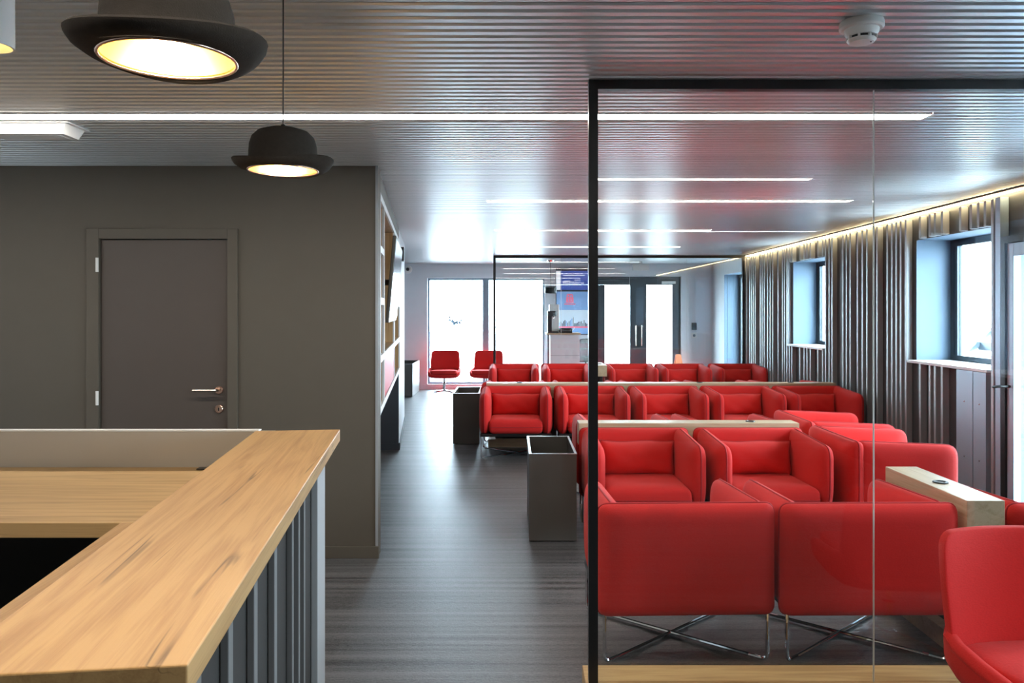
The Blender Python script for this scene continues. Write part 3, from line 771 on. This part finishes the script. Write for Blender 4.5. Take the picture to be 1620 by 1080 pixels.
# ------------------------------------------------------------------ planters / bins
def planter(x0, x1, y0, y1, label, h=.59):
    r = empty('planter', ((x0 + x1) / 2, (y0 + y1) / 2, 0)); tag(r, label, 'planter', 'dark metal planters'); w, d = (x1 - x0) / 2, (y1 - y0) / 2; t = .012
    bm = bmesh.new()
    def ring(a, b, z): return [bm.verts.new(p) for p in ((-a, -b, z), (a, -b, z), (a, b, z), (-a, b, z))]
    R = [ring(w, d, .008), ring(w, d, h - .006), ring(w - t, d - t, h - .006), ring(w - t, d - t, .10)]
    bm.faces.new(R[0]); bm.faces.new(R[3])
    for A, B in zip(R, R[1:]):
        for q in range(4): bm.faces.new((A[q], A[(q + 1) % 4], B[(q + 1) % 4], B[q]))
    finish('box_body', bm, 'bin_metal', r)
    bm = bmesh.new(); bm2 = [ring_ for ring_ in ()]
    def rg(a, b, z): return [bm.verts.new(p) for p in ((-a, -b, z), (a, -b, z), (a, b, z), (-a, b, z))]
    Q = [rg(w + .002, d + .002, h - .006), rg(w + .002, d + .002, h), rg(w - t - .002, d - t - .002, h), rg(w - t - .002, d - t - .002, h - .006)]
    for A, B in zip(Q, Q[1:] + Q[:1]):
        for q in range(4): bm.faces.new((A[q], A[(q + 1) % 4], B[(q + 1) % 4], B[q]))
    finish('rim', bm, 'bin_rim', r)
    for sx in (-1, 1):
        for sy in (-1, 1): box('foot', sx * (w - .04) - .015, sx * (w - .04) + .015, sy * (d - .04) - .015, sy * (d - .04) + .015, 0, .0085, 'black_plastic', r)
    return r
planter(.115, .432, 5.28, 6.02, 'open dark metal planter box beside the near oak beam')
planter(-.68, -.375, 9.10, 9.86, 'open dark metal planter box at the end of the long oak beam')
planter(-2.15, -1.77, 14.04, 15.1, 'open dark metal planter box against the far left wall by the windows')

# ------------------------------------------------------------------ swivel chairs
def build_swivel():
    r = empty('swivel_chair')
    B = rpoly([(-.272, .36), (.272, .36), (.276, .60), (.258, .778), (-.258, .778), (-.276, .60)], [.04, .04, .1, .065, .065, .1], 6)
    pad('backrest', B, .06, .016, 4, lambda u, v, w: (u, .225 + (v - .36) * .20 - u * u * .9 - w, v), 'red', r)
    # bucket shell with low arms: U sections lofted front to back
    bm = bmesh.new(); secs = []
    N = 18
    for yy, hw, zt, zb in ((-.285, .255, .375, .325), (-.27, .272, .390, .300), (-.18, .292, .405, .285), (0, .302, .422, .280), (.12, .300, .436, .285), (.19, .285, .45, .30), (.25, .24, .46, .34)):
        prof = []
        for side in (0, 1):
            w = hw - (.048 if side else 0); b = zb + (.05 if side else 0); row = []
            for k in range(N + 1):
                a = PI * k / N; c, s = -math.cos(a), math.sin(a)
                x = w * math.copysign(abs(c) ** .42, c); z = zt - (.012 if side else 0) - (zt - b) * (abs(s) ** .55)
                row.append((x, yy, z))
            prof += row if not side else row[::-1]
        # roll on the arm tips
        secs.append([bm.verts.new(p) for p in prof])
    M = len(secs[0])
    for A, Bv in zip(secs, secs[1:]):
        for k in range(M): bm.faces.new((A[k], A[(k + 1) % M], Bv[(k + 1) % M], Bv[k]))
    bm.faces.new(secs[0]); bm.faces.new(secs[-1][::-1])
    bmesh.ops.triangulate(bm, faces=[f for f in bm.faces if len(f.verts) > 4])
    finish('bucket_shell', bm, 'red', r, smooth='auto')
    for s in (-1, 1):
        bm = bmesh.new(); pts = [(s * .235, -.283, .362), (s * .252, -.265, .380), (s * .270, -.18, .398), (s * .279, 0, .416), (s * .278, .12, .432), (s * .262, .185, .446)]
        bm_tube(bm, pts, [.018, .023, .026, .026, .025, .02], 10); finish('arm_roll', bm, 'red', r, smooth='auto')
    S = rpoly([(-.235, -.285), (.235, -.285), (.245, .0), (.235, .22), (-.235, .22), (-.245, 0)], [.06, .06, 0, .04, .04, 0])
    pad('seat_cushion', S, .095, .028, 4, lambda u, v, w: (u, v, .388 + w - v * .05), 'red', r)
    lathe('column', [(0, .05), (.028, .05), (.028, .19), (.019, .20), (.019, .278), (.06, .284), (.06, .292), (0, .292)], 'chrome', r, n=18)
    lathe('hub', [(0, .03), (.04, .03), (.04, .055), (.03, .062), (0, .062)], 'chrome', r, n=18)
    for k in range(4):
        a = PI / 4 + k * PI / 2
        tube('base_leg', [(.03 * math.cos(a), .03 * math.sin(a), .045), (.16 * math.cos(a), .16 * math.sin(a), .032), (.29 * math.cos(a), .29 * math.sin(a), .012)], [.014, .012, .010], 'chrome', r)
    return r
sw = build_swivel()
sw.location = (1.76, 2.51, 0); sw.rotation_euler = (0, 0, math.radians(4)); tag(sw, 'red swivel lounge chair in the bottom right corner before the glass', 'chair', 'red swivel chairs')
c = copy_tree(sw); c.location = ((703 - CX) / F * 14.75, 14.75, 0); c.rotation_euler = (0, 0, 0); c['label'] = 'red swivel lounge chair on chrome star base before the far left window'
c = copy_tree(sw); c.location = ((770 - CX) / F * 14.75, 14.75, 0); c.rotation_euler = (0, 0, math.radians(-8)); c['label'] = 'red swivel lounge chair half hidden behind the far partition post'

# ------------------------------------------------------------------ far reception corner
D = 14.3
def fx(px, d=D): return (px - CX) / F * d
def fz(py, d=D): return CAMZ + (CY - py) / F * d
r = empty('service_desk', ((fx(866) + fx(917)) / 2, D + .25, 0)); tag(r, 'white service desk with oak top behind the far partition', 'desk'); w = (fx(917) - fx(866)) / 2
box('desk_body', -w + .05, w, -.25, .25, 0, 1.10, 'wall_white', r); box('desk_top', -w - .02, w + .02, -.28, .28, 1.10, 1.13, 'oak_pale_x', r, bev=.003)
box('desk_leg', -w, -w + .035, -.25, -.21, 0, 1.10, 'window_frame', r)
for z in (.36, .72): box('panel_joint', -w + .05, w, -.252, -.2495, z, z + .006, 'window_frame_pale', r)
r = empty('coffee_machine', (fx(875), D + .18, 1.131)); tag(r, 'black and white coffee machine on the far service desk', 'coffee machine')
box('machine_body', -.06, .12, -.02, .2, 0, .52, 'white_plastic', r, bev=.01); box('brew_column', -.10, -.02, -.16, -.021, .0, .38, 'black_plastic', r, bev=.01)
box('brew_head', -.10, .06, -.2, -.021, .30, .40, 'black_plastic', r, bev=.012); box('drip_tray', -.10, .10, -.2, -.021, 0, .025, 'black_plastic', r, bev=.004)
tube('spout', [(.01, -.12, .30), (.01, -.12, .26)], .012, 'steel', r)
r = empty('desk_printer', (fx(897), D + .12, 1.131)); tag(r, 'low black printer on the far service desk beside the coffee machine', 'printer')
box('printer_body', -.13, .10, -.12, .14, 0, .075, 'black_plastic', r, bev=.012); box('printer_lid', -.12, .09, -.10, .13, .076, .088, 'window_frame', r, bev=.004)
tube('printer_cable', fillet([(.10, 0, .04), (.13, 0, .06), (.14, 0, .10)], .02), .006, 'white_plastic', r)
r = empty('pendant_lamp', (fx(871), D, fz(464))); tag(r, 'small dark pendant lamp over the far service desk', 'pendant lamp')
h = fz(453) - fz(464)
lathe('lamp_shade', [(.10, 0), (.112, .01), (.112, h - .02), (.09, h), (.012, h + .006), (.012, h)], 'black_metal', r, n=28)
lathe('lamp_bulb', [(0, .01), (.035, .03), (.03, .07), (0, .09)], 'screen_white', r, n=14)
tube('lamp_cord', [(0, 0, h), (0, 0, CEIL - fz(464))], .005, 'black_plastic', r, n=6); lathe('ceiling_cup', [(0, -.05), (.05, -.045), (.07, 0), (0, 0)], 'chrome', r, n=20, loc=(0, 0, CEIL - fz(464)))
# office chair behind the desk
r = empty('office_chair', (fx(941, 14.75), 14.85, 0), .5); tag(r, 'black office chair behind the far service desk', 'chair')
O = rpoly([(-.22, .56), (.22, .56), (.20, 1.0), (-.20, 1.0)], [.06, .06, .12, .12])
pad('backrest', O, .06, .015, 4, lambda u, v, w: (u, .22 + (v - .5) * .1 - u * u * .6 - w, v), 'black_plastic', r)
S = rpoly([(-.23, -.22), (.23, -.22), (.22, .22), (-.22, .22)], .06); pad('seat', S, .08, .025, 4, lambda u, v, w: (u, v, .47 + w), 'black_plastic', r)
tube('back_support', fillet([(0, .05, .43), (0, .27, .43), (0, .30, .70)], .06), .016, 'black_metal', r)
lathe('column', [(0, .08), (.025, .08), (.025, .43), (0, .43)], 'black_metal', r, n=14)
for k in range(5):
    a = k * 2 * PI / 5 + .3; tube('base_leg', [(0, 0, .09), (.28 * math.cos(a), .28 * math.sin(a), .06)], .014, 'black_metal', r)
    lathe('caster', [(0, -.03), (.02, -.028), (.03, -.012), (.03, .012), (.02, .028), (0, .03)], 'black_plastic', r, n=12, loc=(.28 * math.cos(a), .28 * math.sin(a), .0305), rot=(PI / 2, 0, a))

# display screens on the far wall
def text_mesh(s, size):
    cu = bpy.data.curves.new('lettering', 'FONT'); cu.body = s; cu.size = size; cu.extrude = .001; cu.resolution_u = 2
    o = bpy.data.objects.new('lettering', cu); C.objects.link(o)
    dg = bpy.context.evaluated_depsgraph_get(); me = bpy.data.meshes.new_from_object(o.evaluated_get(dg))
    bpy.data.objects.remove(o); bpy.data.curves.remove(cu); return me
DD = 15.36
X0, X1 = fx(879.5, DD), fx(945, DD)
r = empty('display_screen', ((X0 + X1) / 2, DD, 0)); tag(r, 'blue information screen with white lettering on the far wall', 'screen'); w = (X1 - X0) / 2
za, zb = fz(458.5, DD), fz(430, DD)
hs = box('screen_housing', -w, w, 0, .038, za - .02, fz(424, DD), 'window_frame', r, bev=.004)
box('screen_face', -w + .09, w - .02, -.004, -.0005, za, zb + .02, 'screen_blue', r); box('side_strip', -w + .005, -w + .088, -.004, -.0005, za, zb + .02, 'screen_white', r)
for s, sz, x, py in (('___________', .07, -w + .14, 435.5), ('MINDNISCH', .075, -w + .13, 450), ('INFO', .05, -w + .36, 444.5), ('AAAA', .04, -w + .15, 445)):
    if s[0] == '_': box('text_line', x, x + .42, -.006, -.0042, fz(436, DD), fz(435, DD), 'screen_white', r); continue
    if s == 'AAAA': box('text_line', x, x + .13, -.006, -.0042, fz(445, DD), fz(444, DD), 'screen_white', r); continue
    me = text_mesh(s, sz); me.materials.append(MATS['screen_white']); link_mesh('lettering', me, r, (x, -.005, fz(py, DD)), (PI / 2, 0, 0))
r = empty('display_screen', ((X0 + X1) / 2, DD, 0)); tag(r, 'lower screen with red emblem above a city skyline', 'screen')
za, zb = fz(528, DD), fz(461, DD)
box('screen_housing', -w, w, 0, .038, za - .015, zb + .012, 'window_frame', r, bev=.004)
zm = fz(490, DD); zs = fz(517, DD)
box('image_top', -w + .01, w - .01, -.003, -.0005, zm, zb, 'screen_sky', r); box('image_haze', -w + .01, w - .01, -.003, -.0005, zs, zm - .0005, 'screen_pale', r); box('image_water', -w + .01, w - .01, -.003, -.0005, za, zs - .0005, 'screen_sky', r)
box('image_shore', -w + .06, w - .03, -.0045, -.0032, zs - .02, zs + .012, 'screen_red', r)
rnd = random.Random(3)
for q in range(26):
    x = -w + .07 + q * (2 * w - .14) / 25; hh = rnd.choice((.05, .07, .09, .12, .10, .06)) + (.08 if q in (9, 10) else 0)
    box('tower', x - .009, x + .008, -.0045, -.0032, zs + .012, zs + .012 + hh, rnd.choice(('screen_navy', 'screen_sky', 'screen_navy', 'window_frame_pale')), r)
ex = -w + .27; ez = fz(474, DD)
for dx, dz, sx, sz in ((0, .10, .05, .012), (-.05, .075, .012, .02), (0, .075, .012, .02), (.05, .075, .012, .02), (0, .04, .07, .012), (-.05, 0, .022, .03), (.05, 0, .022, .03), (0, .0, .018, .03), (0, -.045, .08, .012), (0, -.085, .11, .010)):
    box('emblem_mark', ex + dx - sx, ex + dx + sx, -.0045, -.0032, ez + dz - sz, ez + dz + sz, 'screen_red', r)
# small fittings on the far wall
o = empty('exit_sign', (fx(1013.5, 14.6), 14.6, CEIL - .001)); tag(o, 'white exit sign box hanging below the far ceiling above the doors', 'sign')
box('sign_box', -.15, .15, -.03, .03, -.17, -.05, 'white_plastic', o, bev=.006); box('sign_mount', -.03, .03, -.015, .015, -.05, 0, 'white_plastic', o)
o = empty('keypad', (fx(1098, FY), FY, fz(516, FY))); tag(o, 'black keypad on the far wall right of the doors', 'keypad')
box('keypad_body', -.05, .05, -.02, 0, -.07, .07, 'black_plastic', o, bev=.006); box('keypad_display', -.03, .03, -.022, -.0202, -.03, .035, 'screen_dark', o)
o = empty('wall_button', (fx(1098, FY), FY, fz(530.5, FY))); tag(o, 'pale blue door button below the keypad', 'button')
box('button_plate', -.05, .05, -.012, 0, -.05, .05, 'white_plastic', o, bev=.004); lathe('button_cap', [(0, .008), (.024, .006), (.028, 0)], 'window_frame_pale', o, n=18, loc=(0, -.012, 0), rot=(PI / 2, 0, 0))
o = empty('security_camera', (fx(645.5, FY), FY, fz(426, FY))); tag(o, 'small white dome security camera on the far wall', 'camera')
lathe('camera_base', [(0, .05), (.03, .05), (.075, .03), (.08, 0), (0, 0)], 'white_plastic', o, n=24, rot=(PI / 2, 0, 0)); lathe('camera_dome', [(0, .085), (.022, .078), (.034, .055), (.034, .045)], 'black_plastic', o, n=18, rot=(PI / 2, 0, 0))
o = empty('floor_sign', (fx(1073, 15.1), 15.1, 0), .2); tag(o, 'orange folding floor sign beside the far double doors', 'floor sign')
for s in (-1, 1):
    pts = rpoly([(-.13, 0), (.13, 0), (.05, .70), (-.05, .70)], .02)
    pad('sign_leaf', pts, .014, .004, 6, lambda u, v, w, s=s: (u, s * (.13 - v * .17) + w, v), 'orange', o)
# steps and railing outside the glazed door
o = empty('outdoor_stairs', (6.5, 11.0, -.12)); tag(o, 'white outdoor steps seen through the glazed door in the right wall', 'stairs')
for k in range(9): box('tread', -.3 + k * .24, -.02 + k * .24, -1.2, 1.6, .30 + k * .22, .35 + k * .22, 'white_paint', o); box('riser', -.03 + k * .24, -.021 + k * .24, -1.2, 1.6, .35 + k * .22 - .2, .30 + k * .22, 'window_frame', o)
for yy in (-1.2, 1.6): tube('stringer', [(-.3, yy, 0), (2.1, yy, 2.2)], .05, 'window_frame_pale', o)
for k in range(3): tube('railing', [(-.3, -1.2, .5 + k * .3), (2.1, -1.2, 2.7 + k * .3)], .015, 'black_metal', o)
